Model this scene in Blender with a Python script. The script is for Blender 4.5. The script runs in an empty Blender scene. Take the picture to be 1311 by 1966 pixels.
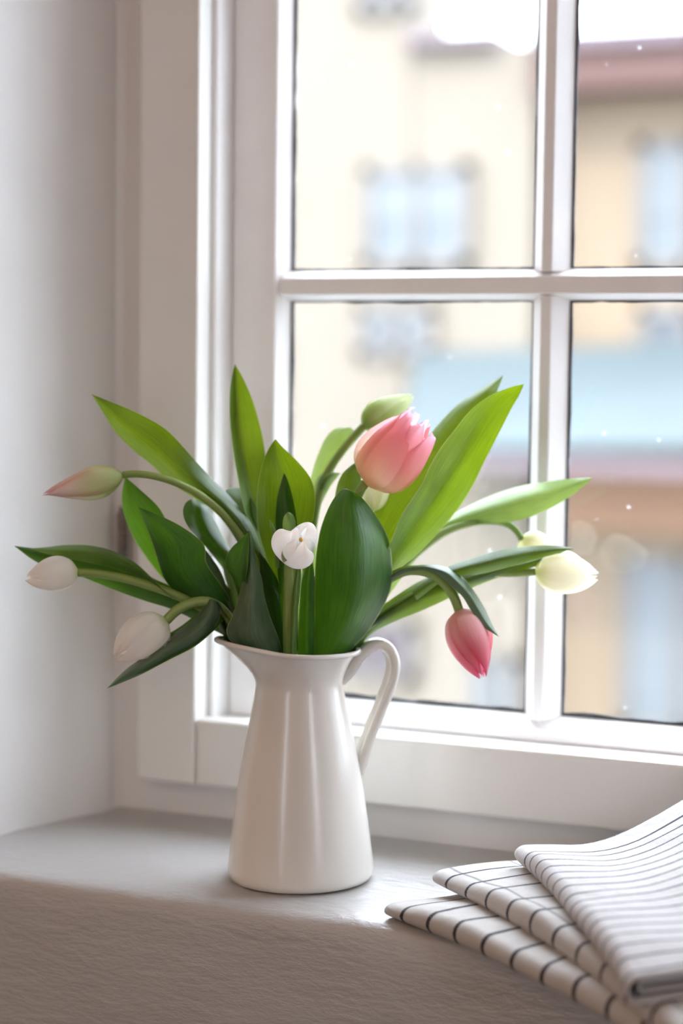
import bpy, bmesh, math, random
from mathutils import Vector, Matrix, noise
random.seed(7)
SC = bpy.context.scene
COL = SC.collection

# ------------------------------------------------------------------ camera
FPX, CX, CY = 3725.0, 655.5, 983.0
YAW, PITCH, ROLL = math.radians(23.3), math.radians(4.2), math.radians(0.73)
FWD = Vector((-math.sin(YAW) * math.cos(PITCH), math.cos(YAW) * math.cos(PITCH), -math.sin(PITCH)))
_r0 = FWD.cross(Vector((0, 0, 1))).normalized()
_u0 = _r0.cross(FWD)
RGT = _r0 * math.cos(ROLL) + _u0 * math.sin(ROLL)
UPV = -_r0 * math.sin(ROLL) + _u0 * math.cos(ROLL)


def ray(px, py):
    return FWD + RGT * ((px - CX) / FPX) + UPV * ((CY - py) / FPX)


CAM = -ray(577, 1684) * 1.80            # jug stands at the world origin, 1.8 m in front of the lens
D0 = 1.79


def P(px, py, off=0.0):                 # a point seen at (px, py), `off` metres behind the jug's axis
    return CAM + ray(px, py) * (D0 + off)


def AZ(px, py, z):
    d = ray(px, py)
    return CAM + d * ((z - CAM.z) / d.z)


def AY(px, py, y):
    d = ray(px, py)
    return CAM + d * ((y - CAM.y) / d.y)


cam_data = bpy.data.cameras.new('camera')
cam = bpy.data.objects.new('camera', cam_data)
COL.objects.link(cam)
m = Matrix.Identity(4)
for i in range(3):
    m[i][0], m[i][1], m[i][2], m[i][3] = RGT[i], UPV[i], -FWD[i], CAM[i]
cam.matrix_world = m
cam_data.sensor_fit = 'VERTICAL'
cam_data.sensor_height = 36.0
cam_data.sensor_width = 24.0
cam_data.lens = FPX / 1966.0 * 36.0
cam_data.clip_start, cam_data.clip_end = 0.05, 300
cam_data.dof.use_dof = True
cam_data.dof.focus_distance = 1.705
cam_data.dof.aperture_fstop = 2.2
SC.camera = cam

# ------------------------------------------------------------------ sky, sun, exposure
world = bpy.data.worlds.new('sky')
SC.world = world
world.use_nodes = True
wt = world.node_tree
wt.nodes.clear()
w_out = wt.nodes.new('ShaderNodeOutputWorld')
w_bg = wt.nodes.new('ShaderNodeBackground')
w_tc = wt.nodes.new('ShaderNodeTexCoord')
w_sep = wt.nodes.new('ShaderNodeSeparateXYZ')
w_map = wt.nodes.new('ShaderNodeMapRange')      # hazy sky: three times as bright overhead as at the horizon
w_map.inputs['From Min'].default_value = 0.0
w_map.inputs['From Max'].default_value = 1.0
w_map.inputs['To Min'].default_value = 1.0 / 3
w_map.inputs['To Max'].default_value = 1.0
w_mul = wt.nodes.new('ShaderNodeMath')
w_mul.operation = 'MULTIPLY'
SKY_ZENITH = 10.2
w_mul.inputs[1].default_value = SKY_ZENITH
w_bg.inputs['Color'].default_value = (0.79, 0.875, 1.0, 1)
wt.links.new(w_tc.outputs['Generated'], w_sep.inputs[0])
wt.links.new(w_sep.outputs['Z'], w_map.inputs['Value'])
wt.links.new(w_map.outputs[0], w_mul.inputs[0])
wt.links.new(w_mul.outputs[0], w_bg.inputs['Strength'])
wt.links.new(w_bg.outputs[0], w_out.inputs['Surface'])

sun_data = bpy.data.lights.new('sun', 'SUN')
sun_data.energy = 1.6
sun_data.angle = math.radians(2.0)
sun_data.color = (1.0, 0.93, 0.84)
sun = bpy.data.objects.new('sun', sun_data)
COL.objects.link(sun)
sun.rotation_euler = Vector((0.35, 0.75, -0.75)).to_track_quat('-Z', 'Y').to_euler()


def portal(name, loc, direction, sx, sz):
    d = bpy.data.lights.new(name, 'AREA')
    d.shape = 'RECTANGLE'
    d.size, d.size_y = sx, sz
    d.cycles.is_portal = True
    o = bpy.data.objects.new(name, d)
    COL.objects.link(o)
    o.location = loc
    o.rotation_euler = Vector(direction).to_track_quat('-Z', 'Y').to_euler()
    return o


lamp_data = bpy.data.lights.new('room_lamp', 'POINT')       # warm shaded lamp standing in the room, left of the window
lamp_data.energy = 2.5
lamp_data.color = (1.0, 0.66, 0.38)
lamp_data.shadow_soft_size = 0.10
lamp = bpy.data.objects.new('room_lamp', lamp_data)
COL.objects.link(lamp)
lamp.location = (-1.55, -0.62, 0.75)
fill_data = bpy.data.lights.new('warm_fill_light', 'POINT')    # unseen fill light, added to warm the shadows from inside the room
fill_data.energy = 7.0
fill_data.color = (1.0, 0.70, 0.45)
fill_data.shadow_soft_size = 0.16
fill_light = bpy.data.objects.new('warm_fill_light', fill_data)
COL.objects.link(fill_light)
fill_light.location = (-0.1, -2.5, 1.55)

SC.view_settings.view_transform = 'Standard'
SC.view_settings.look = 'None'
SC.view_settings.gamma = 1.0
SC.view_settings.use_curve_mapping = False
SC.view_settings.exposure = 1.1
SC.cycles.max_bounces = 14
SC.cycles.diffuse_bounces = 10
SC.cycles.transparent_max_bounces = 16
SC.cycles.sample_clamp_indirect = 6.0

# ------------------------------------------------------------------ materials
MAT = {}


def mat(name):
    mm = bpy.data.materials.new(name)
    mm.use_nodes = True
    nt = mm.node_tree
    nt.nodes.clear()
    out = nt.nodes.new('ShaderNodeOutputMaterial')
    MAT[name] = mm
    return mm, nt, out


def node(nt, kind, **kw):
    n = nt.nodes.new(kind)
    for k, v in kw.items():
        if k in n.inputs:
            n.inputs[k].default_value = v
        else:
            setattr(n, k, v)
    return n


def rgba(c):
    return (c[0], c[1], c[2], 1.0)


def srgb(r, g, b):
    def f(c):
        c /= 255.0
        return c / 12.92 if c <= 0.04045 else ((c + 0.055) / 1.055) ** 2.4
    return (f(r), f(g), f(b))


def principled(nt, color, rough=0.5, **kw):
    p = nt.nodes.new('ShaderNodeBsdfPrincipled')
    if color is not None:
        p.inputs['Base Color'].default_value = rgba(color)
    p.inputs['Roughness'].default_value = rough
    for k, v in kw.items():
        p.inputs[k].default_value = v
    return p


def ramp(nt, stops):
    r = nt.nodes.new('ShaderNodeValToRGB')
    e = r.color_ramp.elements
    while len(e) < len(stops):
        e.new(0.5)
    for i, (pos, c) in enumerate(stops):
        e[i].position = pos
        e[i].color = rgba(c)
    return r


def painted(name, color, rough, vary=0.06, scale=6.0, bumps=((40, 0.15, 0.002),), spec=0.4, stretch=(1, 1, 1)):
    """painted / plastered surface: faint blotches and layered bump"""
    mm, nt, out = mat(name)
    tc = nt.nodes.new('ShaderNodeTexCoord')
    n1 = node(nt, 'ShaderNodeTexNoise', Scale=scale, Detail=5.0)
    nt.links.new(tc.outputs['Object'], n1.inputs['Vector'])
    rr = ramp(nt, [(0.3, tuple(c * (1 - vary) for c in color)), (0.7, color)])
    nt.links.new(n1.outputs['Fac'], rr.inputs['Fac'])
    p = principled(nt, None, rough)
    p.inputs['Specular IOR Level'].default_value = spec
    nt.links.new(rr.outputs['Color'], p.inputs['Base Color'])
    last = None
    for sc_, st, dist in bumps:
        nb = node(nt, 'ShaderNodeTexNoise', Scale=sc_, Detail=6.0, Roughness=0.6)
        mp = node(nt, 'ShaderNodeMapping')
        mp.inputs['Scale'].default_value = stretch
        mp.inputs['Rotation'].default_value = (0, 0.25 if stretch[0] != 1 else 0, 0)
        nt.links.new(tc.outputs['Object'], mp.inputs['Vector'])
        nt.links.new(mp.outputs[0], nb.inputs['Vector'])
        b = node(nt, 'ShaderNodeBump', Strength=st, Distance=dist)
        nt.links.new(nb.outputs['Fac'], b.inputs['Height'])
        if last:
            nt.links.new(last.outputs['Normal'], b.inputs['Normal'])
        last = b
    if last:
        nt.links.new(last.outputs['Normal'], p.inputs['Normal'])
    nt.links.new(p.outputs[0], out.inputs['Surface'])
    return mm


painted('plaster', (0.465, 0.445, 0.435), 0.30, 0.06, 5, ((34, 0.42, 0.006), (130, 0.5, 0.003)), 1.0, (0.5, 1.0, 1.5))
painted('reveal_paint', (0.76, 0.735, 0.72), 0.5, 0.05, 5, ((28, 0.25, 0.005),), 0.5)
painted('room_paint', (0.78, 0.66, 0.54), 0.8, 0.02, 3, ((60, 0.2, 0.002),), 0.2)
painted('frame_paint', (0.80, 0.775, 0.745), 0.38, 0.03, 8, ((35, 0.10, 0.002),))
painted('sash_paint', (0.92, 0.90, 0.90), 0.42, 0.05, 14, ((60, 0.25, 0.002),))
painted('putty', (0.10, 0.10, 0.11), 0.8, 0.5, 60, ((200, 0.6, 0.002),), 0.1)  # dark tone also paints in the putty's shadow line beside the glass
painted('hinge_iron', (0.20, 0.16, 0.14), 0.5, 0.3, 60, ((150, 0.3, 0.001),))
painted('floorboards', (0.12, 0.07, 0.04), 0.5, 0.3, 4, ((30, 0.2, 0.002),))


def enamel():
    mm, nt, out = mat('enamel')
    tc = nt.nodes.new('ShaderNodeTexCoord')
    nb = node(nt, 'ShaderNodeTexNoise', Scale=45.0, Detail=2.0)
    nt.links.new(tc.outputs['Object'], nb.inputs['Vector'])
    b = node(nt, 'ShaderNodeBump', Strength=0.05, Distance=0.001)
    nt.links.new(nb.outputs['Fac'], b.inputs['Height'])
    p = principled(nt, (0.74, 0.705, 0.65), 0.24)
    p.inputs['Coat Weight'].default_value = 0.25
    p.inputs['Coat Roughness'].default_value = 0.15
    nt.links.new(b.outputs['Normal'], p.inputs['Normal'])
    nt.links.new(p.outputs[0], out.inputs['Surface'])


enamel()


def glass():
    mm, nt, out = mat('window_glass')
    tr = node(nt, 'ShaderNodeBsdfTransparent', Color=(0.975, 0.985, 0.98, 1))
    gl = node(nt, 'ShaderNodeBsdfGlossy', Roughness=0.02)
    lw = node(nt, 'ShaderNodeLayerWeight', Blend=0.5)
    pw = node(nt, 'ShaderNodeMath', operation='POWER')
    pw.inputs[1].default_value = 5.0
    nt.links.new(lw.outputs['Facing'], pw.inputs[0])
    fr = node(nt, 'ShaderNodeMath', operation='MULTIPLY_ADD')
    fr.inputs[1].default_value = 0.9
    fr.inputs[2].default_value = 0.035
    nt.links.new(pw.outputs[0], fr.inputs[0])
    mx = nt.nodes.new('ShaderNodeMixShader')
    nt.links.new(fr.outputs[0], mx.inputs[0])
    nt.links.new(tr.outputs[0], mx.inputs[1])
    nt.links.new(gl.outputs[0], mx.inputs[2])
    # a few water spots and dust specks
    tc = nt.nodes.new('ShaderNodeTexCoord')
    vo = node(nt, 'ShaderNodeTexVoronoi', Scale=24.0)
    nt.links.new(tc.outputs['Object'], vo.inputs['Vector'])
    rr = ramp(nt, [(0.0, (0.22, 0.22, 0.22)), (0.07, (0, 0, 0))])
    nt.links.new(vo.outputs['Distance'], rr.inputs['Fac'])
    df = node(nt, 'ShaderNodeBsdfTranslucent', Color=(0.9, 0.92, 0.95, 1))
    m2 = nt.nodes.new('ShaderNodeMixShader')
    nt.links.new(rr.outputs['Color'], m2.inputs[0])
    nt.links.new(mx.outputs[0], m2.inputs[1])
    nt.links.new(df.outputs[0], m2.inputs[2])
    nt.links.new(m2.outputs[0], out.inputs['Surface'])


glass()


def leaf_mat(name, dark, light, trans, tmix, rough=0.36, spec=0.5):
    mm, nt, out = mat(name)
    uv = nt.nodes.new('ShaderNodeUVMap')
    mp = node(nt, 'ShaderNodeMapping')
    mp.inputs['Scale'].default_value = (34.0, 1.6, 1.0)
    nt.links.new(uv.outputs['UV'], mp.inputs['Vector'])
    n1 = node(nt, 'ShaderNodeTexNoise', Scale=1.0, Detail=3.0)
    nt.links.new(mp.outputs[0], n1.inputs['Vector'])
    tc = nt.nodes.new('ShaderNodeTexCoord')
    n2 = node(nt, 'ShaderNodeTexNoise', Scale=22.0, Detail=3.0)
    nt.links.new(tc.outputs['Object'], n2.inputs['Vector'])
    mixf = node(nt, 'ShaderNodeMath', operation='ADD')
    hf = node(nt, 'ShaderNodeMath', operation='MULTIPLY')
    hf.inputs[1].default_value = 0.5
    h2 = node(nt, 'ShaderNodeMath', operation='MULTIPLY')
    h2.inputs[1].default_value = 0.5
    nt.links.new(n1.outputs['Fac'], hf.inputs[0])
    nt.links.new(n2.outputs['Fac'], h2.inputs[0])
    nt.links.new(hf.outputs[0], mixf.inputs[0])
    nt.links.new(h2.outputs[0], mixf.inputs[1])
    rr = ramp(nt, [(0.40, dark), (0.60, light)])
    nt.links.new(mixf.outputs[0], rr.inputs['Fac'])
    rt = ramp(nt, [(0.30, tuple(c * 0.72 for c in trans)), (0.68, trans)])
    nt.links.new(mixf.outputs[0], rt.inputs['Fac'])
    # pale margin of the blade
    sx = nt.nodes.new('ShaderNodeSeparateXYZ')
    nt.links.new(uv.outputs['UV'], sx.inputs[0])
    ab = node(nt, 'ShaderNodeMath', operation='SUBTRACT')
    ab.inputs[1].default_value = 0.5
    nt.links.new(sx.outputs['X'], ab.inputs[0])
    a2 = node(nt, 'ShaderNodeMath', operation='ABSOLUTE')
    nt.links.new(ab.outputs[0], a2.inputs[0])
    em = node(nt, 'ShaderNodeMapRange')
    em.inputs['From Min'].default_value = 0.482
    em.inputs['From Max'].default_value = 0.498
    nt.links.new(a2.outputs[0], em.inputs['Value'])
    mc = node(nt, 'ShaderNodeMix', data_type='RGBA')
    mc.inputs[7].default_value = (0.42, 0.46, 0.22, 1)
    nt.links.new(em.outputs[0], mc.inputs[0])
    nt.links.new(rr.outputs['Color'], mc.inputs[6])
    bp = node(nt, 'ShaderNodeBump', Strength=0.38, Distance=0.0015)
    nt.links.new(n1.outputs['Fac'], bp.inputs['Height'])
    p = principled(nt, None, rough)
    p.inputs['Specular IOR Level'].default_value = spec
    nt.links.new(mc.outputs[2], p.inputs['Base Color'])
    nt.links.new(bp.outputs['Normal'], p.inputs['Normal'])
    t = nt.nodes.new('ShaderNodeBsdfTranslucent')
    nt.links.new(rt.outputs['Color'], t.inputs['Color'])
    mx = nt.nodes.new('ShaderNodeMixShader')
    mx.inputs[0].default_value = tmix
    nt.links.new(p.outputs[0], mx.inputs[1])
    nt.links.new(t.outputs[0], mx.inputs[2])
    nt.links.new(mx.outputs[0], out.inputs['Surface'])


leaf_mat('leaf', (0.04, 0.11, 0.022), (0.085, 0.20, 0.035), (0.38, 0.54, 0.004), 0.34, 0.38, 0.33)
leaf_mat('leaf_mid', (0.035, 0.085, 0.014), (0.075, 0.150, 0.022), (0.26, 0.37, 0.006), 0.30, 0.36, 0.4)
leaf_mat('leaf_shaded', (0.022, 0.075, 0.014), (0.050, 0.140, 0.024), (0.20, 0.45, 0.01), 0.22, 0.40, 0.3)  # shaded copy of the leaf green: missing backlight put into the colour
leaf_mat('leaf_grey', (0.075, 0.125, 0.07), (0.13, 0.20, 0.11), (0.16, 0.30, 0.06), 0.16, 0.40)
leaf_mat('leaf_pale', (0.13, 0.25, 0.07), (0.22, 0.36, 0.11), (0.40, 0.54, 0.10), 0.38, 0.35)
leaf_mat('stem', (0.24, 0.36, 0.09), (0.36, 0.47, 0.14), (0.45, 0.6, 0.08), 0.2, 0.4)


def petal_mat(name, stops, edge, tmix=0.4, rough=0.38, trans=None):
    """stops run from the petal's base (0) to its tip (1); `edge` tints its margins"""
    mm, nt, out = mat(name)
    uv = nt.nodes.new('ShaderNodeUVMap')
    sx = nt.nodes.new('ShaderNodeSeparateXYZ')
    nt.links.new(uv.outputs['UV'], sx.inputs[0])
    mp = node(nt, 'ShaderNodeMapping')
    mp.inputs['Scale'].default_value = (26.0, 1.3, 1.0)
    nt.links.new(uv.outputs['UV'], mp.inputs['Vector'])
    n1 = node(nt, 'ShaderNodeTexNoise', Scale=1.0, Detail=3.0)
    nt.links.new(mp.outputs[0], n1.inputs['Vector'])
    jit = node(nt, 'ShaderNodeMath', operation='MULTIPLY_ADD')
    jit.inputs[1].default_value = 0.22
    nt.links.new(n1.outputs['Fac'], jit.inputs[0])
    sub = node(nt, 'ShaderNodeMath', operation='SUBTRACT')
    sub.inputs[1].default_value = 0.11
    nt.links.new(sx.outputs['Y'], sub.inputs[0])
    nt.links.new(sub.outputs[0], jit.inputs[2])
    rr = ramp(nt, stops)
    nt.links.new(jit.outputs[0], rr.inputs['Fac'])
    ab = node(nt, 'ShaderNodeMath', operation='SUBTRACT')
    ab.inputs[1].default_value = 0.5
    nt.links.new(sx.outputs['X'], ab.inputs[0])
    a2 = node(nt, 'ShaderNodeMath', operation='ABSOLUTE')
    nt.links.new(ab.outputs[0], a2.inputs[0])
    em = node(nt, 'ShaderNodeMapRange')
    em.inputs['From Min'].default_value = 0.30
    em.inputs['From Max'].default_value = 0.5
    nt.links.new(a2.outputs[0], em.inputs['Value'])
    ey = node(nt, 'ShaderNodeMath', operation='MULTIPLY')
    nt.links.new(em.outputs[0], ey.inputs[0])
    nt.links.new(sx.outputs['Y'], ey.inputs[1])
    mc = node(nt, 'ShaderNodeMix', data_type='RGBA')
    mc.inputs[7].default_value = rgba(edge)
    nt.links.new(ey.outputs[0], mc.inputs[0])
    nt.links.new(rr.outputs['Color'], mc.inputs[6])
    bp = node(nt, 'ShaderNodeBump', Strength=0.25, Distance=0.001)
    nt.links.new(n1.outputs['Fac'], bp.inputs['Height'])
    p = principled(nt, None, rough)
    p.inputs['Specular IOR Level'].default_value = 0.3
    nt.links.new(mc.outputs[2], p.inputs['Base Color'])
    nt.links.new(bp.outputs['Normal'], p.inputs['Normal'])
    t = nt.nodes.new('ShaderNodeBsdfTranslucent')
    nt.links.new(mc.outputs[2], t.inputs['Color'])
    mx = nt.nodes.new('ShaderNodeMixShader')
    mx.inputs[0].default_value = tmix
    nt.links.new(p.outputs[0], mx.inputs[1])
    nt.links.new(t.outputs[0], mx.inputs[2])
    nt.links.new(mx.outputs[0], out.inputs['Surface'])


petal_mat('petal_white', [(0.0, (0.74, 0.78, 0.52)), (0.14, (0.96, 0.95, 0.91)), (0.6, (0.985, 0.96, 0.95)), (1.0, (0.97, 0.91, 0.86))], (0.985, 0.96, 0.95), 0.66)
petal_mat('petal_cream', [(0.0, (0.76, 0.80, 0.50)), (0.2, (0.94, 0.91, 0.76)), (0.7, (0.96, 0.93, 0.82)), (1.0, (0.96, 0.93, 0.84))], (0.97, 0.94, 0.86), 0.6)
petal_mat('petal_bud', [(0.0, (0.56, 0.66, 0.28)), (0.35, (0.76, 0.78, 0.48)), (0.65, (0.88, 0.76, 0.66)), (1.0, (0.80, 0.56, 0.58))], (0.84, 0.40, 0.44), 0.5)
petal_mat('petal_green', [(0.0, (0.42, 0.54, 0.17)), (0.5, (0.64, 0.73, 0.36)), (1.0, (0.84, 0.87, 0.66))], (0.86, 0.89, 0.74), 0.5)
petal_mat('petal_pink', [(0.0, (0.90, 0.84, 0.52)), (0.22, (0.94, 0.78, 0.58)), (0.48, (0.93, 0.56, 0.50)), (0.8, (0.92, 0.46, 0.52)), (1.0, (0.93, 0.58, 0.68))], (0.95, 0.46, 0.46), 0.58)
petal_mat('petal_rose', [(0.0, (0.88, 0.68, 0.62)), (0.3, (0.86, 0.50, 0.50)), (0.65, (0.76, 0.24, 0.29)), (1.0, (0.80, 0.20, 0.34))], (0.66, 0.04, 0.09), 0.45)


def towel_mat(name, base, stripe, period, width, offset=0.0, cross=None, thin=False):
    """u = metres along the fold, v = metres round the cloth; woven stripes + weave"""
    mm, nt, out = mat(name)
    uv = nt.nodes.new('ShaderNodeUVMap')
    sx = nt.nodes.new('ShaderNodeSeparateXYZ')
    nt.links.new(uv.outputs['UV'], sx.inputs[0])

    def M(op, a, b=None, c=None):
        n = node(nt, 'ShaderNodeMath', operation=op)
        for i, v in enumerate((a, b, c)):
            if v is None:
                continue
            if isinstance(v, (int, float)):
                n.inputs[i].default_value = v
            else:
                nt.links.new(v, n.inputs[i])
        return n.outputs[0]

    u, v = sx.outputs['X'], sx.outputs['Y']
    nz = node(nt, 'ShaderNodeTexNoise', Scale=900.0, Detail=2.0)
    nt.links.new(uv.outputs['UV'], nz.inputs['Vector'])
    ns = node(nt, 'ShaderNodeTexNoise', Scale=14.0, Detail=2.0)
    nt.links.new(uv.outputs['UV'], ns.inputs['Vector'])
    wob = M('MULTIPLY_ADD', M('SUBTRACT', nz.outputs['Fac'], 0.5), 0.0016, M('MULTIPLY', M('SUBTRACT', ns.outputs['Fac'], 0.5), 0.006))

    def stripes(coord, along, per, wid, off):
        c = M('ADD', M('ADD', coord, off), wob)
        d = M('MULTIPLY', M('PINGPONG', c, per / 2), 1.0)
        s = M('LESS_THAN', d, wid / 2)
        # the yarn floats over and under: broken, braided look
        w1 = M('SINE', M('MULTIPLY', along, 2 * math.pi / 0.0022))
        w2 = M('SINE', M('MULTIPLY_ADD', coord, 2 * math.pi / 0.0026, M('MULTIPLY', along, 900.0)))
        yarn = M('GREATER_THAN', M('ADD', M('ADD', w1, w2), M('MULTIPLY', nz.outputs['Fac'], 1.2)), -1.2 if not thin else -1.2)
        return M('MULTIPLY', s, yarn)

    fac = stripes(u, v, period, width, offset)
    if thin:                                  # plain hem band with one bold line beside it
        band = M('MULTIPLY', M('GREATER_THAN', u, 0.004), M('LESS_THAN', u, 0.050))
        bold = M('LESS_THAN', M('ABSOLUTE', M('SUBTRACT', M('ADD', u, wob), 0.036)), 0.0019)
        fac = M('MAXIMUM', M('MULTIPLY', fac, M('SUBTRACT', 1.0, band)), bold)
    if cross:
        f2 = M('MULTIPLY', stripes(v, u, cross[0], cross[1], cross[2]), 0.55)
        fac = M('MAXIMUM', fac, f2)
    mc = node(nt, 'ShaderNodeMix', data_type='RGBA')
    nt.links.new(fac, mc.inputs[0])
    mc.inputs[6].default_value = rgba(base)
    mc.inputs[7].default_value = rgba(stripe)
    # plain weave relief
    wv = M('MULTIPLY', M('SINE', M('MULTIPLY', u, 2 * math.pi / 0.0016)), M('SINE', M('MULTIPLY', v, 2 * math.pi / 0.0016)))
    hh = M('ADD', M('MULTIPLY', wv, 0.35), M('ADD', M('MULTIPLY', nz.outputs['Fac'], 0.7), M('MULTIPLY', fac, 0.6)))
    bp = node(nt, 'ShaderNodeBump', Strength=0.55, Distance=0.0008)
    nt.links.new(hh, bp.inputs['Height'])
    b2 = node(nt, 'ShaderNodeBump', Strength=0.35, Distance=0.006)
    n3 = node(nt, 'ShaderNodeTexNoise', Scale=55.0, Detail=3.0)
    nt.links.new(uv.outputs['UV'], n3.inputs['Vector'])
    nt.links.new(n3.outputs['Fac'], b2.inputs['Height'])
    nt.links.new(bp.outputs['Normal'], b2.inputs['Normal'])
    p = principled(nt, None, 0.9)
    p.inputs['Specular IOR Level'].default_value = 0.15
    p.inputs['Sheen Weight'].default_value = 0.15
    nt.links.new(mc.outputs[2], p.inputs['Base Color'])
    nt.links.new(b2.outputs['Normal'], p.inputs['Normal'])
    nt.links.new(p.outputs[0], out.inputs['Surface'])


painted('pistil', (0.85, 0.55, 0.18), 0.6, 0.2, 300, ())
INK = (0.022, 0.020, 0.032)
towel_mat('towel_wide', (0.50, 0.475, 0.455), INK, 0.037, 0.0046, 0.012)
towel_mat('towel_check', (0.50, 0.475, 0.46), INK, 0.037, 0.0040, 0.012, (0.060, 0.0030, 0.020))
towel_mat('towel_fine', (0.49, 0.465, 0.46), (0.022, 0.019, 0.035), 0.0178, 0.0023, 0.0, None, True)


def flat(name, color, rough=0.7, **kw):
    mm, nt, out = mat(name)
    tc = nt.nodes.new('ShaderNodeTexCoord')
    n1 = node(nt, 'ShaderNodeTexNoise', Scale=1.5, Detail=4.0)
    nt.links.new(tc.outputs['Object'], n1.inputs['Vector'])
    rr = ramp(nt, [(0.3, tuple(c * 0.93 for c in color)), (0.7, color)])
    nt.links.new(n1.outputs['Fac'], rr.inputs['Fac'])
    p = principled(nt, None, rough, **kw)
    nt.links.new(rr.outputs['Color'], p.inputs['Base Color'])
    nt.links.new(p.outputs[0], out.inputs['Surface'])


flat('facade_cream', (.132,.108,.082))
flat('facade_peach', (0.152, 0.108, 0.068))
flat('facade_tan', (0.19, 0.1, 0.055))
flat('roof_brown', (0.062, 0.026, 0.02))
flat('eave_pink', (0.096, 0.068, 0.08))
flat('turquoise', (0.0368, 0.0496, 0.0528), 0.5)
flat('far_glass', (0.092, 0.1024, 0.1104), 0.1)
flat('far_glass_dark', (0.064, 0.068, 0.076), 0.1)
flat('far_frame', (0.112, 0.1, 0.0896))
flat('far_purple', (0.048, 0.032, 0.044))
flat('far_blind', (0.104, 0.112, 0.1184))
flat('street', (0.12, 0.117, 0.115), 0.9)

# ------------------------------------------------------------------ mesh helpers


def obj(name, verts, faces, material, parent=None, uvs=None, smooth=False, origin=None):
    me = bpy.data.meshes.new(name)
    o0 = Vector(origin) if origin is not None else Vector((0, 0, 0))
    me.from_pydata([tuple(Vector(v) - o0) for v in verts], [], faces)
    me.materials.append(MAT[material])
    if uvs:
        lay = me.uv_layers.new(name='UVMap')
        for lp in me.loops:
            lay.data[lp.index].uv = uvs[lp.vertex_index]
    if smooth:
        for p in me.polygons:
            p.use_smooth = True
    me.update()
    o = bpy.data.objects.new(name, me)
    COL.objects.link(o)
    if parent:
        o.parent = parent
        o.location = o0 - world_loc(parent)
    else:
        o.location = o0
    return o


def world_loc(o):
    v = o.location.copy()
    while o.parent:
        o = o.parent
        v += o.location
    return v


def empty(name, loc):
    o = bpy.data.objects.new(name, None)
    o.empty_display_size = 0.05
    COL.objects.link(o)
    o.location = loc
    return o


def tag(o, label, cat, group=None):
    o['label'] = label
    o['category'] = cat
    if group:
        o['group'] = group
    return o


def structure(o, label=None):
    o['kind'] = 'structure'
    if label:
        o['label'] = label
    return o


def fix_normals(o):
    bm = bmesh.new()
    bm.from_mesh(o.data)
    bmesh.ops.recalc_face_normals(bm, faces=bm.faces)
    bm.to_mesh(o.data)
    bm.free()


def bevel(o, w, seg=2):
    b = o.modifiers.new('bevel', 'BEVEL')
    b.width = w
    b.segments = seg
    b.limit_method = 'ANGLE'
    return o


BOXF = [(0, 1, 3, 2), (4, 6, 7, 5), (0, 4, 5, 1), (2, 3, 7, 6), (0, 2, 6, 4), (1, 5, 7, 3)]


def box(name, lo, hi, material, parent=None, bev=0.0):
    v = [(x, y, z) for x in (lo[0], hi[0]) for y in (lo[1], hi[1]) for z in (lo[2], hi[2])]
    c = Vector(((lo[0] + hi[0]) / 2, (lo[1] + hi[1]) / 2, min(lo[2], hi[2])))
    o = obj(name, v, BOXF, material, parent, origin=c)
    fix_normals(o)
    if bev:
        bevel(o, bev)
    return o


def boxes(name, lst, material, parent=None):
    vs, fs = [], []
    for lo, hi in lst:
        k = len(vs)
        vs += [(x, y, z) for x in (lo[0], hi[0]) for y in (lo[1], hi[1]) for z in (lo[2], hi[2])]
        fs += [tuple(i + k for i in f) for f in BOXF]
    o = obj(name, vs, fs, material, parent)
    fix_normals(o)
    return o


def prism(name, poly, axis, a, b, material, parent=None, bev=0.0):
    """poly: list of 2-D points; axis 'x': poly is (y,z); axis 'z': poly is (x,y)"""
    vs = []
    for t in (a, b):
        for p in poly:
            vs.append((t, p[0], p[1]) if axis == 'x' else (p[0], p[1], t))
    n = len(poly)
    fs = [tuple(range(n)), tuple(range(n, 2 * n))]
    fs += [(i, (i + 1) % n, n + (i + 1) % n, n + i) for i in range(n)]
    o = obj(name, vs, fs, material, parent, origin=vs[0])
    fix_normals(o)
    if bev:
        bevel(o, bev)
    return o


def catmull(pts, n):
    """sample a Catmull-Rom spline through tuples of equal length; n samples per span"""
    out = []
    m_ = len(pts)
    for i in range(m_ - 1):
        p0 = pts[i - 1] if i else [2 * a - b for a, b in zip(pts[0], pts[1])]
        p1, p2 = pts[i], pts[i + 1]
        p3 = pts[i + 2] if i + 2 < m_ else [2 * a - b for a, b in zip(pts[-1], pts[-2])]
        for k in range(n):
            t = k / n
            out.append([0.5 * (2 * b + (c - a) * t + (2 * a - 5 * b + 4 * c - d) * t * t + (3 * b - a - 3 * c + d) * t ** 3)
                        for a, b, c, d in zip(p0, p1, p2, p3)])
    out.append(list(pts[-1]))
    return out


def lerp_list(lst, u):
    for (a, x), (b, y) in zip(lst, lst[1:]):
        if u <= b:
            t = (u - a) / (b - a) if b > a else 0
            t = t * t * (3 - 2 * t) if len(lst) < 3 else t
            return x + (y - x) * t
    return lst[-1][1]


def smooth_list(lst, u):
    pts = catmull([(a, b) for a, b in lst], 10)
    for p, q in zip(pts, pts[1:]):
        if u <= q[0]:
            t = (u - p[0]) / (q[0] - p[0]) if q[0] > p[0] else 0
            return p[1] + (q[1] - p[1]) * t
    return pts[-1][1]


def sstep(a, b, x):
    t = max(0.0, min(1.0, (x - a) / (b - a)))
    return t * t * (3 - 2 * t)


def grid_faces(nu, nv, close_u=False):
    fs = []
    for i in range(nu - (0 if close_u else 1)):
        for j in range(nv - 1):
            a = i * nv + j
            b = ((i + 1) % nu) * nv + j
            fs.append((a, b, b + 1, a + 1))
    return fs


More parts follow.
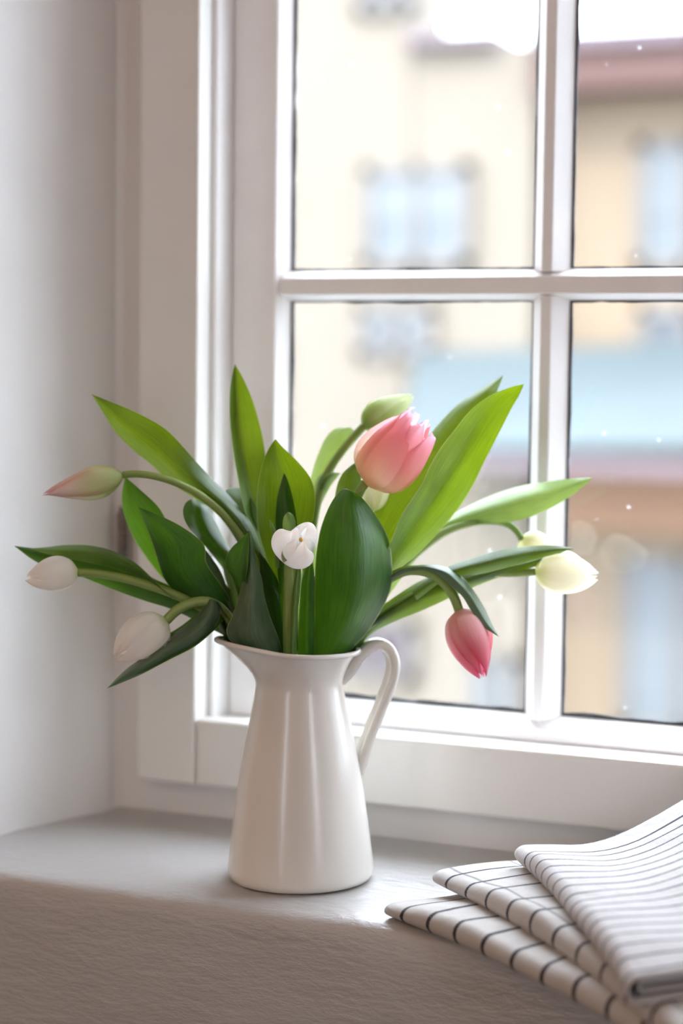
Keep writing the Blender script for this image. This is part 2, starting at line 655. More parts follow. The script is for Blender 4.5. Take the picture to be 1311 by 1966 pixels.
# ------------------------------------------------------------------ the room
YW = -0.112          # room-side face of the window wall
YN = 0.165           # back of the niche
XL, XR = -0.2915, 0.915   # niche corners at the window
WX0, WX1 = -0.2527, 0.88  # window frame, outer edges
WZ0, WZ1 = 0.041, 1.50
RX0, RX1, RY0, RZ0, RZ1 = -2.0, 3.0, -4.4, -0.85, 1.95

# sill and the wall face under it: one uneven plaster skin
prof = [(YN, 0.004), (0.14, 0.001), (0.06, 0.0), (-0.02, 0.0), (-0.07, 0.0), (-0.094, -0.0006), (-0.104, -0.0028), (-0.110, -0.008),
        (-0.1125, -0.018), (-0.1135, -0.034), (-0.114, -0.06), (-0.114, -0.10), (-0.113, -0.15), (-0.113, -0.22), (-0.112, -0.30), (-0.112, -0.45), (-0.112, RZ0)]
xs = [RX0, -1.5, -1.0, -0.7] + [-0.6 + i * 0.02 for i in range(66)] + [0.8, 1.0, 1.5, 2.2, RX1]
xs = sorted(set(round(x, 4) for x in xs))
fine = catmull(prof, 3)
vs = []
for x in xs:
    for (y, z) in fine:
        w = noise.noise(Vector((x * 7, y * 7, z * 7))) * 0.0022 + noise.noise(Vector((x * 22, y * 22, z * 22 + 3))) * 0.0010
        k = sstep(YN, 0.10, y)
        edge = math.exp(-((z + 0.008) / 0.02) ** 2) if y < -0.06 else 0.0
        e2 = noise.noise(Vector((x * 5.0, 1.7, 0))) * 0.006 + noise.noise(Vector((x * 17.0, 4.7, 0))) * 0.003
        vs.append((x, y + (w * 0.6 if y < -0.06 else 0) - edge * e2 * 0.7, z + (w * k * 0.5 if y > -0.08 else w * 0.3) - edge * abs(e2) * 0.25))
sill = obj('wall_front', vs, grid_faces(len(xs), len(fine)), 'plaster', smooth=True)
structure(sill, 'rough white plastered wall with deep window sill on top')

# splayed reveal + room face at the left of the niche, and its mirror image at the right


def reveal(name, xc, s, xend):
    plan = [(xc + s * 0.012, YN + 0.002), (xc + s * 0.008, YN), (xc, YN - 0.006), (xc - s * 0.004, YN - 0.02), (xc - s * 0.036, 0.062), (xc - s * 0.050, 0.0),
            (xc - s * 0.062, -0.045), (xc - s * 0.074, -0.078), (xc - s * 0.096, -0.101), (xc - s * 0.125, YW + 0.001), (xc - s * 0.22, YW), (xc - s * 0.6, YW), (xend, YW)]
    pl = catmull(plan, 4)
    zs = [-0.02] + [i * 0.05 for i in range(0, 33)] + [1.75, RZ1]
    vs = []
    for z in zs:
        for (x, y) in pl:
            w = noise.noise(Vector((x * 4 + 9, y * 6, z * 3))) * 0.004 + noise.noise(Vector((x * 16, y * 16, z * 14))) * 0.0012
            w *= 0.15 + 0.85 * sstep(0.16, 0.05, y)
            vs.append((x + s * w, y - w * 0.4, z))
    return obj(name, vs, grid_faces(len(zs), len(pl)), 'reveal_paint', sill, smooth=True)


reveal('window_reveal', XL, 1, RX0)
reveal('window_reveal', XR, -1, RX1)
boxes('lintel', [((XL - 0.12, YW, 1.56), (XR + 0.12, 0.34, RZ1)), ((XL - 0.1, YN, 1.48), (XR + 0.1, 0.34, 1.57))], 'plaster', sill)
# plaster strips of the niche back around the frame, and the masonry outside
boxes('niche_back', [((XL - 0.2, YN, WZ0 + 0.004), (WX0 + 0.01, 0.34, 1.6)), ((WX1 - 0.01, YN, WZ0 + 0.004), (XR + 0.2, 0.34, 1.6)),
                     ((XL - 0.2, YN, -0.3), (XR + 0.2, 0.34, WZ0 + 0.004))], 'reveal_paint', sill)
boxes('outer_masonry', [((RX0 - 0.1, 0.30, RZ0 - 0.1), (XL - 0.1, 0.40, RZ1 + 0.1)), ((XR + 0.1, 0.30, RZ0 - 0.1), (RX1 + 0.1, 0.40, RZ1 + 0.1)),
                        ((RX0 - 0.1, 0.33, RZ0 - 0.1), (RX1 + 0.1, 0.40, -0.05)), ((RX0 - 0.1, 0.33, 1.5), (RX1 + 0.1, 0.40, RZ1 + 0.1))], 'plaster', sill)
structure(box('floor', (RX0 - 0.1, RY0 - 0.1, RZ0 - 0.1), (RX1 + 0.1, 0.40, RZ0), 'floorboards'), 'wooden floor of the room')
structure(box('ceiling', (RX0 - 0.1, RY0 - 0.1, RZ1), (RX1 + 0.1, 0.40, RZ1 + 0.1), 'room_paint'), 'white ceiling of the room')
structure(box('wall_left', (RX0 - 0.1, RY0, RZ0), (RX0, 0.40, RZ1), 'room_paint'), 'white left wall of the room')


def wall_with_hole(name, axis, at, th, a0, a1, h0, h1, z0, z1, label):
    lst = []
    for (p, q, r, s_) in ((a0, h0, RZ0, RZ1), (h1, a1, RZ0, RZ1), (h0, h1, RZ0, z0), (h0, h1, z1, RZ1)):
        if axis == 'x':
            lst.append(((at, p, r), (at + th, q, s_)))
        else:
            lst.append(((p, at, r), (q, at + th, s_)))
    return structure(boxes(name, lst, 'room_paint'), label)


RW = (-2.7, -1.9, 0.0, 1.45)      # big window in the right wall
BW = (-0.65, -0.15, 0.0, 1.45)       # window in the back wall
wall_with_hole('wall_right', 'x', RX1, 0.1, RY0, 0.40, RW[0], RW[1], RW[2], RW[3], 'white right wall of the room')
wall_with_hole('wall_back', 'y', RY0 - 0.1, 0.1, RX0 - 0.1, RX1 + 0.1, BW[0], BW[1], BW[2], BW[3], 'white back wall of the room')
w2 = structure(empty('window_2', (RX1 + 0.05, (RW[0] + RW[1]) / 2, RW[2])), 'window in the right wall of the room')
w3 = structure(empty('window_3', ((BW[0] + BW[1]) / 2, RY0 - 0.05, BW[2])), 'window in the back wall of the room')
for a, b in ((RW[0], RW[0] + .06), ((RW[0] + RW[1]) / 2 - .03, (RW[0] + RW[1]) / 2 + .03), (RW[1] - .06, RW[1])):
    box('sash_stile', (RX1 + .02, a, RW[2]), (RX1 + .07, b, RW[3]), 'sash_paint', w2)
for a, b in ((BW[0], BW[0] + .06), (BW[1] - .06, BW[1])):
    box('sash_stile', (a, RY0 - .07, BW[2]), (b, RY0 - .02, BW[3]), 'sash_paint', w3)
portal('window_portal', (RX1 + 0.11, (RW[0] + RW[1]) / 2, (RW[2] + RW[3]) / 2), (-1, 0, 0), RW[1] - RW[0], RW[3] - RW[2])
portal('window_portal', ((BW[0] + BW[1]) / 2, RY0 - 0.11, (BW[2] + BW[3]) / 2), (0, 1, 0), BW[1] - BW[0], BW[3] - BW[2])
portal('window_portal', (0.31, 0.36, 0.80), (0, -1, 0), 1.05, 1.38)

# ------------------------------------------------------------------ the window
win = structure(empty('window_1', (0.3, 0.15, WZ0)), 'white painted wooden window with small panes over the sill')
FY, FY2 = 0.140, 0.168
SX = -0.185                                                  # inner edge of the frame stile
box('frame_stile', (WX0, FY, WZ0), (SX, FY2, WZ1), 'frame_paint', win, 0.003)
box('frame_stile', (0.815, FY, WZ0), (WX1, FY2, WZ1), 'frame_paint', win, 0.003)
box('frame_rail', (SX + 0.0012, FY + 0.0004, WZ0), (0.8138, FY2, 0.110), 'frame_paint', win, 0.0035)
box('frame_rail', (SX + 0.0012, FY + 0.0004, 1.43), (0.8138, FY2, WZ1), 'frame_paint', win, 0.0035)
# lining between the inner frame and the outer sash
box('jamb_lining', (WX0, 0.1705, WZ0), (-0.1795, 0.30, WZ1), 'sash_paint', win, 0.002)
box('jamb_lining', (0.8095, 0.1705, WZ0), (WX1, 0.30, WZ1), 'sash_paint', win, 0.002)
box('bottom_lining', (-0.1795, 0.1705, WZ0), (0.8095, 0.30, 0.1055), 'sash_paint', win, 0.002)
box('top_lining', (-0.1795, 0.1705, 1.435), (0.8095, 0.30, WZ1), 'sash_paint', win, 0.002)
# outer sash: bevelled stiles, rails and glazing bars
SY, GY, SY2 = 0.205, 0.228, 0.250
cols = [(-0.119, 0.142), (0.181, 0.442), (0.481, 0.742)]
rows = [(0.131, 0.540), (0.5715, 0.980), (1.0115, 1.395)]
B0 = 0.0105
Z0S, Z1S = 0.1062, 1.4343
prism('sash_stile', [(-0.1785, SY), (cols[0][0] - B0, SY), (cols[0][0], GY - .003), (cols[0][0], GY + .0035), (cols[0][0] - .014, SY2), (-0.1785, SY2)], 'z', Z0S, Z1S, 'sash_paint', win, 0.0015)
prism('sash_stile', [(0.8085, SY), (0.8085, SY2), (cols[2][1] + .014, SY2), (cols[2][1], GY + .0035), (cols[2][1], GY - .003), (cols[2][1] + B0, SY)], 'z', Z0S, Z1S, 'sash_paint', win, 0.0015)
prism('sash_rail', [(SY, Z0S), (SY2, Z0S), (SY2, rows[0][0] - .012), (GY + .0035, rows[0][0]), (GY - .003, rows[0][0]), (SY, rows[0][0] - B0)], 'x', -0.125, 0.748, 'sash_paint', win, 0.0015)
prism('sash_rail', [(SY, Z1S), (SY2, Z1S), (SY2, rows[2][1] + .012), (GY + .0035, rows[2][1]), (GY - .003, rows[2][1]), (SY, rows[2][1] + B0)], 'x', -0.125, 0.748, 'sash_paint', win, 0.0015)
for k in (0, 1):
    a, b = rows[k][1], rows[k + 1][0]
    prism('muntin', [(SY, a + 0.006), (GY - .003, a), (GY + .0035, a), (SY2, a + .011), (SY2, b - .011), (GY + .0035, b), (GY - .003, b), (SY, b - 0.0085)], 'x', -0.124, 0.747, 'sash_paint', win, 0.0012)
for k in (0, 1):
    a, b = cols[k][1], cols[k + 1][0]
    for (z0, z1) in rows:
        prism('muntin', [(a + 0.0145, SY + 0.0006), (b - 0.0145, SY + 0.0006), (b, GY - .003), (b, GY + .0035), (b - .014, SY2), (a + .014, SY2), (a, GY + .0035), (a, GY - .003)], 'z',
              z0 - 0.004, z1 + 0.004, 'sash_paint', win, 0.0012)


def ragged(name, p0, p1, inward, w, yd, parent, seed):
    """an old, uneven bead of putty, its shadow line put into the dark colour, along one pane edge, from p0 to p1 (x,z)"""
    rnd = random.Random(seed)
    n = 26
    vs = []
    for i in range(n + 1):
        t = i / n
        x, z = p0[0] + (p1[0] - p0[0]) * t, p0[1] + (p1[1] - p0[1]) * t
        ww = w * (0.35 + 0.9 * abs(noise.noise(Vector((t * 5 + seed, seed * 1.3, 0)))) * 1.6 + 0.35 * rnd.random())
        for (q, yy) in ((-0.001, yd), (ww, yd), (ww * 0.9, yd + 0.004), (-0.001, yd + 0.004)):
            vs.append((x + inward[0] * q, yy, z + inward[1] * q))
    fs = []
    for i in range(n):
        for j in range(4):
            a = i * 4 + j
            b = i * 4 + (j + 1) % 4
            fs.append((a, b, b + 4, a + 4))
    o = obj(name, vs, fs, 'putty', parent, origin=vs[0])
    fix_normals(o)
    return o


sd = 1
for (x0, x1) in cols:
    for (z0, z1) in rows:
        g = box('glass_pane', (x0 - 0.004, GY, z0 - 0.004), (x1 + 0.004, GY + 0.003, z1 + 0.004), 'window_glass', win)
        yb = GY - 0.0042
        ragged('putty_shadow_bead', (x0, z0), (x0, z1), (1, 0), 0.0022, yb, g, sd)
        ragged('putty_shadow_bead', (x1, z0), (x1, z1), (-1, 0), 0.0010, yb, g, sd + 1)
        ragged('putty_shadow_bead', (x0, z1), (x1, z1), (0, -1), 0.0020, yb, g, sd + 2)
        ragged('putty_shadow_bead', (x0, z0), (x1, z0), (0, 1), 0.0038 if z0 < 0.2 else 0.0016, yb, g, sd + 3)
        sd += 4
# hinge in the gap beside the frame
hz = AY(232, 1040, 0.155)
hv, hf = [], []
for k, (za, zb, r) in enumerate(((-0.030, -0.011, 0.0055), (-0.010, 0.010, 0.0055), (0.011, 0.030, 0.0055), (0.030, 0.037, 0.0035), (-0.037, -0.030, 0.0035))):
    b0 = len(hv)
    for z in (za, zb):
        for i in range(12):
            a = 2 * math.pi * i / 12
            hv.append((hz.x + 0.004 + r * math.cos(a), 0.151 + r * math.sin(a), hz.z + z))
    hf += [(b0 + i, b0 + (i + 1) % 12, b0 + 12 + (i + 1) % 12, b0 + 12 + i) for i in range(12)]
    hf += [tuple(b0 + i for i in range(12)), tuple(b0 + 12 + i for i in range(12))]
hg = obj('hinge', hv, hf, 'hinge_iron', win, origin=hv[0])
fix_normals(hg)

# ------------------------------------------------------------------ outside
YF = 13.0


def far(px0, py0, px1, py1, y):
    a, b = AY(px0, py0, y), AY(px1, py1, y)
    return min(a.x, b.x), max(a.x, b.x), min(a.z, b.z), max(a.z, b.z)


def far_box(name, px, y, depth, material, parent=None):
    x0, x1, z0, z1 = far(*px, y)
    return box(name, (x0, y, z0), (x1, y + depth, z1), material, parent)


def far_window(parent, px, y, frame, pane, blind=None):
    x0, x1, z0, z1 = far(*px, y)
    f = boxes('window', [((x0, y - .06, z0), (x0 + .09, y + .02, z1)), ((x1 - .09, y - .06, z0), (x1, y + .02, z1)),
                         ((x0, y - .06, z0), (x1, y + .02, z0 + .09)), ((x0, y - .06, z1 - .09), (x1, y + .02, z1)),
                         (((x0 + x1) / 2 - .03, y - .06, z0), ((x0 + x1) / 2 + .03, y + .02, z1))], frame, parent)
    box('pane', (x0 + .05, y - .01, z0 + .05), (x1 - .05, y + .01, z1 - .05), pane, f)
    if blind:
        box('blind', (x0 + .09, y - .03, z0 + (z1 - z0) * blind), (x1 - .09, y - .012, z1 - .09), 'far_blind', f)
    return f


GZ = -6.0
structure(box('street_ground', (-60, 0.5, GZ - 0.2), (60, 60, GZ), 'street'), 'grey street ground outside')
xa = AY(430, 500, YF).x
xm = AY(1022, 500, YF).x
bl = empty('apartment_building', (xm - 6, YF, GZ))
tag(bl, 'tall pale cream building behind the left window panes', 'building')
xt = AY(790, 20, YF).x
box('wall', (xm - 16, YF, GZ), (xt, YF + 0.8, AY(700, -420, YF).z), 'facade_cream', bl)
box('wing', (xt, YF + .02, GZ), (xm, YF + 5, AY(950, 82, YF).z), 'facade_cream', bl)
box('wing_roof', (xt, YF - .15, AY(950, 82, YF).z), (xm - .3, YF + 5, AY(950, 62, YF).z), 'eave_pink', bl)
far_window(bl, (700, 318, 905, 512), YF, 'far_frame', 'far_glass', 0.45)
far_window(bl, (690, -170, 800, 25), YF, 'far_frame', 'far_glass_dark')
far_window(bl, (690, 585, 835, 690), YF, 'far_frame', 'far_glass_dark', 0.5)
far_window(bl, (640, 1180, 800, 1310), YF, 'far_frame', 'far_purple')
far_window(bl, (900, 1250, 1000, 1500), YF, 'far_frame', 'far_glass')

xr0 = AY(1022, 500, YF).x
xr0 += .02
br = empty('townhouse', (xr0 + 5, YF + .6, GZ))
tag(br, 'lower peach house with brown eaves behind the right window panes', 'building')
zr = AY(1100, 178, YF).z
box('wall', (xr0, YF + .3, GZ), (xr0 + 14, YF + 6, zr), 'facade_peach', br)
box('eaves', (xr0, YF - .2, zr), (xr0 + 14, YF + 6, AY(1100, 100, YF).z), 'roof_brown', br)
box('roof_edge', (xr0, YF - .3, AY(1100, 100, YF).z), (xr0 + 14, YF + 6, AY(1100, 72, YF).z), 'eave_pink', br)
far_window(br, (1225, 268, 1420, 515), YF + .3, 'far_frame', 'far_glass', 0.4)
far_window(br, (1225, 585, 1420, 730), YF + .3, 'far_frame', 'far_glass_dark')
far_window(br, (1195, 1060, 1420, 1420), YF + .3, 'far_frame', 'far_glass', 0.2)
x0, x1, z0, z1 = far(1040, 905, 1700, 1045, YF)
box('shop_fascia', (x0, YF + .05, z0), (x1, YF + .3, z1), 'facade_tan', br)
for px in (1560, 1850, 2140):                 # the facades go on, outside the frame too
    for py0, py1 in ((268, 515), (585, 730), (1060, 1420)):
        far_window(br, (px, py0, px + 190, py1), YF + .3, 'far_frame', 'far_glass', 0.4)
for px in (360, 20, -320, -660):
    for py0, py1 in ((318, 512), (-170, 25), (640, 830), (1180, 1370)):
        far_window(bl, (px, py0, px + 180, py1), YF, 'far_frame', 'far_glass', 0.4)
aw = empty('awning', (AY(1000, 700, YF - 1.2).x, YF - .3, AY(1000, 880, YF - .3).z))
tag(aw, 'pale turquoise awning stretched across the houses outside', 'awning')
p = [AY(800, 690, YF - .05), AY(1700, 655, YF - .05), AY(1700, 870, YF - 1.0), AY(770, 870, YF - 1.0)]
n_ = Vector((0, -.02, .05))
cv = [p[0], p[1], p[2], p[3], p[0] + n_, p[1] + n_, p[2] + n_, p[3] + n_]
o = obj('canopy', cv, [(0, 1, 2, 3), (7, 6, 5, 4), (0, 4, 5, 1), (1, 5, 6, 2), (2, 6, 7, 3), (3, 7, 4, 0)], 'turquoise', aw, origin=cv[3])
fix_normals(o)
box('valance', (p[3].x, YF - 1.02, p[3].z - .10), (p[2].x, YF - .99, p[3].z + .0), 'eave_pink', aw)

# ------------------------------------------------------------------ the jug
JT = math.radians(-1.0)                       # it leans a hair to the left
SPA = math.atan2(-RGT.y, -RGT.x) + math.radians(14)   # heading of the spout
jug = empty('enamel_jug', (0, 0, 0.0))
tag(jug, 'cream white enamel jug holding the tulips on the window sill', 'jug')
jp = [(0.0, 0.0012), (0.045, 0.0012), (0.0610, 0.0008), (0.0655, 0.0022), (0.0676, 0.0070), (0.0676, 0.012), (0.0648, 0.035), (0.0609, 0.066), (0.0561, 0.097), (0.0503, 0.128),
      (0.0440, 0.158), (0.0413, 0.1735), (0.0404, 0.1805), (0.0412, 0.187), (0.0452, 0.197), (0.0505, 0.206), (0.0560, 0.2135)]
jpf = [jp[0], jp[1], jp[2], jp[3], jp[4]] + [tuple(q) for q in catmull(jp[5:], 3)]
jin = [(r - 0.0016, z) for (r, z) in reversed(jpf[5:])] + [(0.0, 0.006)]
NA = 72
lean = Matrix.Rotation(JT, 3, FWD)


def jug_pt(r, z, a):
    d = math.cos(a - SPA)
    top = sstep(0.176, 0.2135, z)
    sp = max(0.0, d) ** 3 * top * top
    rr = r + 0.0195 * sp - 0.002 * top * max(0, -d)
    zz = z + 0.0085 * sp + 0.0022 * d * top
    pinch = 1.0 - 0.06 * top * (math.exp(-((abs(math.atan2(math.sin(a - SPA), math.cos(a - SPA))) - 0.75) / 0.35) ** 2))
    rr *= pinch
    return lean @ Vector((rr * math.cos(a), rr * math.sin(a), zz))


path = jpf + jin
vs = [jug_pt(r, z, 2 * math.pi * i / NA) for i in range(NA) for (r, z) in path]
body = obj('body', vs, grid_faces(NA, len(path), True), 'enamel', jug, smooth=True)
fix_normals(body)
# rolled rim
vs = []
for i in range(NA):
    a = 2 * math.pi * i / NA
    c = jug_pt(0.0560, 0.2135, a)
    rd = Vector((math.cos(a), math.sin(a), 0))
    for j in range(10):
        b = 2 * math.pi * j / 10
        vs.append(c + rd * (0.0026 * math.cos(b) + 0.0006) + Vector((0, 0, 1)) * (0.0024 * math.sin(b)))
fs = []
for i in range(NA):
    for j in range(10):
        fs.append((i * 10 + j, ((i + 1) % NA) * 10 + j, ((i + 1) % NA) * 10 + (j + 1) % 10, i * 10 + (j + 1) % 10))
rim = obj('rim', vs, fs, 'enamel', jug, smooth=True)
fix_normals(rim)
# strap handle with turned-in edges
hd = Vector((math.cos(SPA + math.pi), math.sin(SPA + math.pi), 0))
hs = Vector((-hd.y, hd.x, 0))
hpx = [(650, 1306), (669, 1286), (688, 1258), (709, 1240), (730, 1236), (747, 1248), (755, 1273), (752, 1302), (738, 1340), (722, 1379), (706, 1420), (694, 1459), (686, 1484)]
hpts = []
for (x, y) in hpx:                       # put the outline on the vertical plane through the jug's axis and spout
    d = ray(x, y)
    nrm = hs
    t = (Vector((0, 0, 0)) - CAM).dot(nrm) / d.dot(nrm)
    hpts.append(CAM + d * t)
hc = [Vector(q) for q in catmull([tuple(q) for q in hpts], 5)]
sec = [(-1.0, -0.9), (-1.05, 0.1), (-0.92, 0.75), (-0.5, 1.0), (0.5, 1.0), (0.92, 0.75), (1.05, 0.1), (1.0, -0.9), (0.78, -1.0), (0.72, 0.0), (0.4, 0.42), (-0.4, 0.42), (-0.72, 0.0), (-0.78, -1.0)]
vs = []
for i, c in enumerate(hc):
    t = (hc[min(i + 1, len(hc) - 1)] - hc[max(i - 1, 0)]).normalized()
    nrm = t.cross(hs).normalized()
    if i and nrm.dot(prev) < 0:
        nrm = -nrm
    if i == 0 and nrm.z < 0:
        nrm = -nrm
    prev = nrm
    f = i / (len(hc) - 1)
    w, th = 0.0098 * (1.05 - 0.2 * abs(f - 0.5)), 0.0052
    for (a, b) in sec:
        vs.append(c + hs * (a * w) + nrm * (b * th))
ns = len(sec)
fs = [(i * ns + j, (i + 1) * ns + j, (i + 1) * ns + (j + 1) % ns, i * ns + (j + 1) % ns) for i in range(len(hc) - 1) for j in range(ns)]
fs += [tuple(range(ns)), tuple(range((len(hc) - 1) * ns, len(hc) * ns))]
hndl = obj('handle', vs, fs, 'enamel', jug, smooth=True)
fix_normals(hndl)

# ------------------------------------------------------------------ tulips


def tube(name, pts, r0, r1, material, parent, nsamp=7, seg=10):
    """pts: (px, py, offset)"""
    cl = [P(*q) for q in catmull(pts, nsamp)]
    vs, uvs = [], []
    up = Vector((0.3, 0.2, 1)).normalized()
    n = len(cl)
    for i, c in enumerate(cl):
        t = (cl[min(i + 1, n - 1)] - cl[max(i - 1, 0)]).normalized()
        s = t.cross(up)
        if s.length < 0.05:
            s = t.cross(Vector((1, 0, 0)))
        s.normalize()
        q = s.cross(t)
        r = r0 + (r1 - r0) * i / (n - 1)
        for j in range(seg):
            a = 2 * math.pi * j / seg
            vs.append(c + s * (r * math.cos(a)) + q * (r * math.sin(a)))
            uvs.append((j / seg * 0.6 + 0.2, i / n))
    fs = [(i * seg + j, (i + 1) * seg + j, (i + 1) * seg + (j + 1) % seg, i * seg + (j + 1) % seg) for i in range(n - 1) for j in range(seg)]
    fs += [tuple(range(seg)), tuple(range((n - 1) * seg, n * seg))]
    o = obj(name, vs, fs, material, parent, uvs, True, origin=cl[-1])
    fix_normals(o)
    return o


def leaf(parent, st, material='leaf', nu=11, nsamp=6, thick=0.0007, wave=0.0, seed=0, label=None):
    """st: stations from base to tip: (Lx, Ly, Rx, Ry, off_mid, off_left, off_right[, mid_fraction]); the last closes to the tip"""
    full = []
    for s in st:
        s = list(s)
        if len(s) == 3:
            s = [s[0], s[1], s[0], s[1], s[2], s[2], s[2]]
        while len(s) < 8:
            s.append(0.5)
        full.append(tuple(s))
    sm = catmull(full, nsamp)
    n = len(sm)
    vs, uvs = [], []
    for i, (lx, ly, rx, ry, om, ol, orr, mf) in enumerate(sm):
        ol, orr = om + (ol - om) * 1.7, om + (orr - om) * 1.7
        for j in range(nu):
            s = j / (nu - 1)
            x, y = lx + (rx - lx) * s, ly + (ry - ly) * s
            # depth: smooth through left edge, midrib, right edge
            if s <= mf:
                t = s / mf
                o_ = ol + (om - ol) * (1 - (1 - t) ** 1.6)
            else:
                t = (1 - s) / (1 - mf)
                o_ = orr + (om - orr) * (1 - (1 - t) ** 1.6)
            if wave:
                o_ += wave * math.sin(i / n * 9 + seed + s * 3) * abs(s - 0.5) * 2
            vs.append(P(x, y, o_))
            uvs.append((s, i / (n - 1) * 4))
    o = obj('leaf', vs, grid_faces(n, nu), material, parent, uvs, True, origin=(vs[0] + vs[nu - 1]) / 2)
    if label:
        o['label'] = label
    return o


def head(parent, base, tip, width, material, prof, ang, phase=0.0, inner=0.90, open_=None, ruffle=0.0, pinch=0.03, tips=None, thick=0.0007, seed=0, lobe=0.05, blunt=0.10, spiral=0.12, inner_ang=0.62):
    """six petals around an axis; base/tip: (px,py,off); width in metres (largest diameter)"""
    b, t = P(*base), P(*tip)
    ax = t - b
    L = ax.length
    ax.normalize()
    e1 = ax.cross(FWD)
    if e1.length < 0.1:
        e1 = ax.cross(UPV)
    e1.normalize()
    e2 = ax.cross(e1)                       # e1 lies across the view; e2 along it
    nu_, nv_ = 15, 11
    for k in range(6):
        outer = k < 3
        phi = phase + (k % 3) * 2 * math.pi / 3 + (0 if outer else math.pi / 3)
        sc_r = 1.0 if outer else inner
        Lk = L * ((tips[k] if tips else 1.0) if True else 1) * (1.0 if outer else 0.985)
        op = (open_ or {}).get(k, 0.0)
        vs, uvs = [], []
        for i in range(nu_):
            u = i / (nu_ - 1)
            r = smooth_list(prof, u) * width / 2 * sc_r
            a = smooth_list(ang, u) * (1.0 if outer or ruffle else inner_ang)
            for j in range(nv_):
                v = j / (nv_ - 1) * 2 - 1
                th = phi + v * a
                # rounded tip: the margins end earlier than the midrib
                uu = u * (1 - blunt * v * v * u)
                rr = r * (1 - pinch * (1 - abs(v)) * (1 - u) + spiral * v * sstep(0.0, 0.35, u) + lobe * (1 - v * v) * sstep(0.1, 0.5, u) * (1 if outer else 0.4))
                rr += op * width * (u ** 2.2)
                if ruffle:
                    rr += ruffle * width * (u ** 4) * (noise.noise(Vector((v * 2.6 + seed, k * 3.1, u * 2))) * 1.2)
                    uu += ruffle * 0.5 * u ** 6 * noise.noise(Vector((v * 3.4 + seed * 2, k * 5.7, 1)))
                vs.append(b + ax * (uu * Lk) + (e1 * math.cos(th) + e2 * math.sin(th)) * rr)
                uvs.append((j / (nv_ - 1), u))
        o = obj('petal', vs, grid_faces(nu_, nv_), material, parent, uvs, True, origin=b)
        ss = o.modifiers.new('smooth', 'SUBSURF')
        ss.levels = ss.render_levels = 1


def tulip(label, stem, r0=0.0034, r1=0.0038, stem_mat='stem', name='tulip'):
    root = empty(name, P(*stem[-1]))
    tag(root, label, 'tulip', 'tulips in the enamel jug')
    tube('stem', stem, r0, r1, stem_mat, root)
    return root


SLIM = [(0, 0.10), (0.06, 0.55), (0.2, 0.88), (0.36, 1.0), (0.55, 0.86), (0.75, 0.56), (0.9, 0.30), (1.0, 0.07)]
EGG = [(0, 0.12), (0.05, 0.55), (0.16, 0.86), (0.36, 1.0), (0.58, 0.96), (0.78, 0.74), (0.92, 0.44), (1.0, 0.16)]
CUP = [(0, 0.14), (0.05, 0.56), (0.16, 0.88), (0.36, 1.0), (0.6, 0.95), (0.8, 0.80), (0.93, 0.66), (1.0, 0.55)]
ANG = [(0, 1.15), (0.3, 1.12), (0.6, 1.0), (0.8, 0.85), (0.93, 0.55), (1.0, 0.12)]
ANGW = [(0, 1.15), (0.3, 1.15), (0.6, 1.1), (0.8, 1.0), (0.93, 0.8), (1.0, 0.45)]

# 1 slim blush bud, far left
t1 = tulip('slim closed pale green and blush tulip bud pointing left, highest on the left',
           [(236, 912, -.012), (262, 910, -.012), (300, 915, -.012), (345, 930, -.01), (392, 956, -.008), (440, 1000, -.006), (492, 1080, -.004), (535, 1190, 0), (560, 1330, 0), (566, 1480, .01)])
head(t1, (237, 912, -.012), (78, 951, -.022), 0.0285, 'petal_bud', SLIM, ANG, 1.25, spiral=0.20, tips=[1, .97, .94, .95, .93, .95])
leaf(t1, [(525, 1225, 552, 1250, .0, .004, .004), (495, 1115, 525, 1130, -.004, .006, .004), (449, 1030, 487, 1015, -.006, .010, .004), (414, 985, 445, 957, -.008, .012, .004), (372, 955, 406, 918, -.008, .012, .002),
          (333, 931, 372, 881, -.006, .012, -.002), (291, 893, 340, 845, -.004, .012, -.006), (252, 861, 310, 818, -.004, .010, -.008), (219, 826, 262, 792, -.004, .006, -.006), (196, 789, 222, 775, -.004, 0, -.004), (176, 757, -.006)], 'leaf_mid')
leaf(t1, [(480, 1240, 505, 1245, .012, .014, .012), (400, 1180, 440, 1130, .012, .018, .010), (320, 1118, 372, 1050, .012, .018, .008), (262, 1042, 325, 1005, .010, .018, .006), (239, 990, 303, 972, .008, .016, .004), (234, 952, 268, 939, .008, .012, .004), (240, 915, .010)], 'leaf_shaded')

# 2 white bud, far left
t2 = tulip('small closed white tulip lying out at the far left, above a folded leaf',
           [(150, 1099, -.02), (190, 1102, -.02), (240, 1111, -.02), (295, 1127, -.018), (350, 1148, -.014), (420, 1186, -.008), (490, 1240, -.004), (535, 1330, 0), (560, 1480, .01)], 0.0040, 0.0044)
head(t2, (151, 1098, -.02), (46, 1109, -.026), 0.0290, 'petal_white', EGG, ANG, 0.35, spiral=0.20, tips=[1, .95, .97, .92, .93, .95], blunt=.16)
leaf(t2, [(440, 1190, 470, 1240, .0, .004, .004), (380, 1150, 400, 1205, -.004, .004, .002), (330, 1126, 335, 1172, -.008, .004, -.002), (290, 1108, 282, 1155, -.008, .004, -.002), (253, 1085, 222, 1134, -.006, .006, 0),
          (212, 1064, 166, 1111, -.004, .008, .004), (150, 1054, 122, 1092, 0, .010, .006), (92, 1055, 72, 1080, .002, .008, .006), (27, 1048, .006)], 'leaf_shaded')
leaf(t2, [(330, 1150, 345, 1160, -.022, -.018, -.02), (288, 1106, 292, 1118, -.026, -.014, -.024), (256, 1078, 246, 1100, -.026, -.012, -.024), (216, 1057, 198, 1086, -.026, -.008, -.024), (172, 1047, 150, 1076, -.022, -.002, -.022),
          (128, 1046, 112, 1068, -.016, .002, -.018), (92, 1050, 84, 1062, -.008, .004, -.010), (56, 1053, 0)])

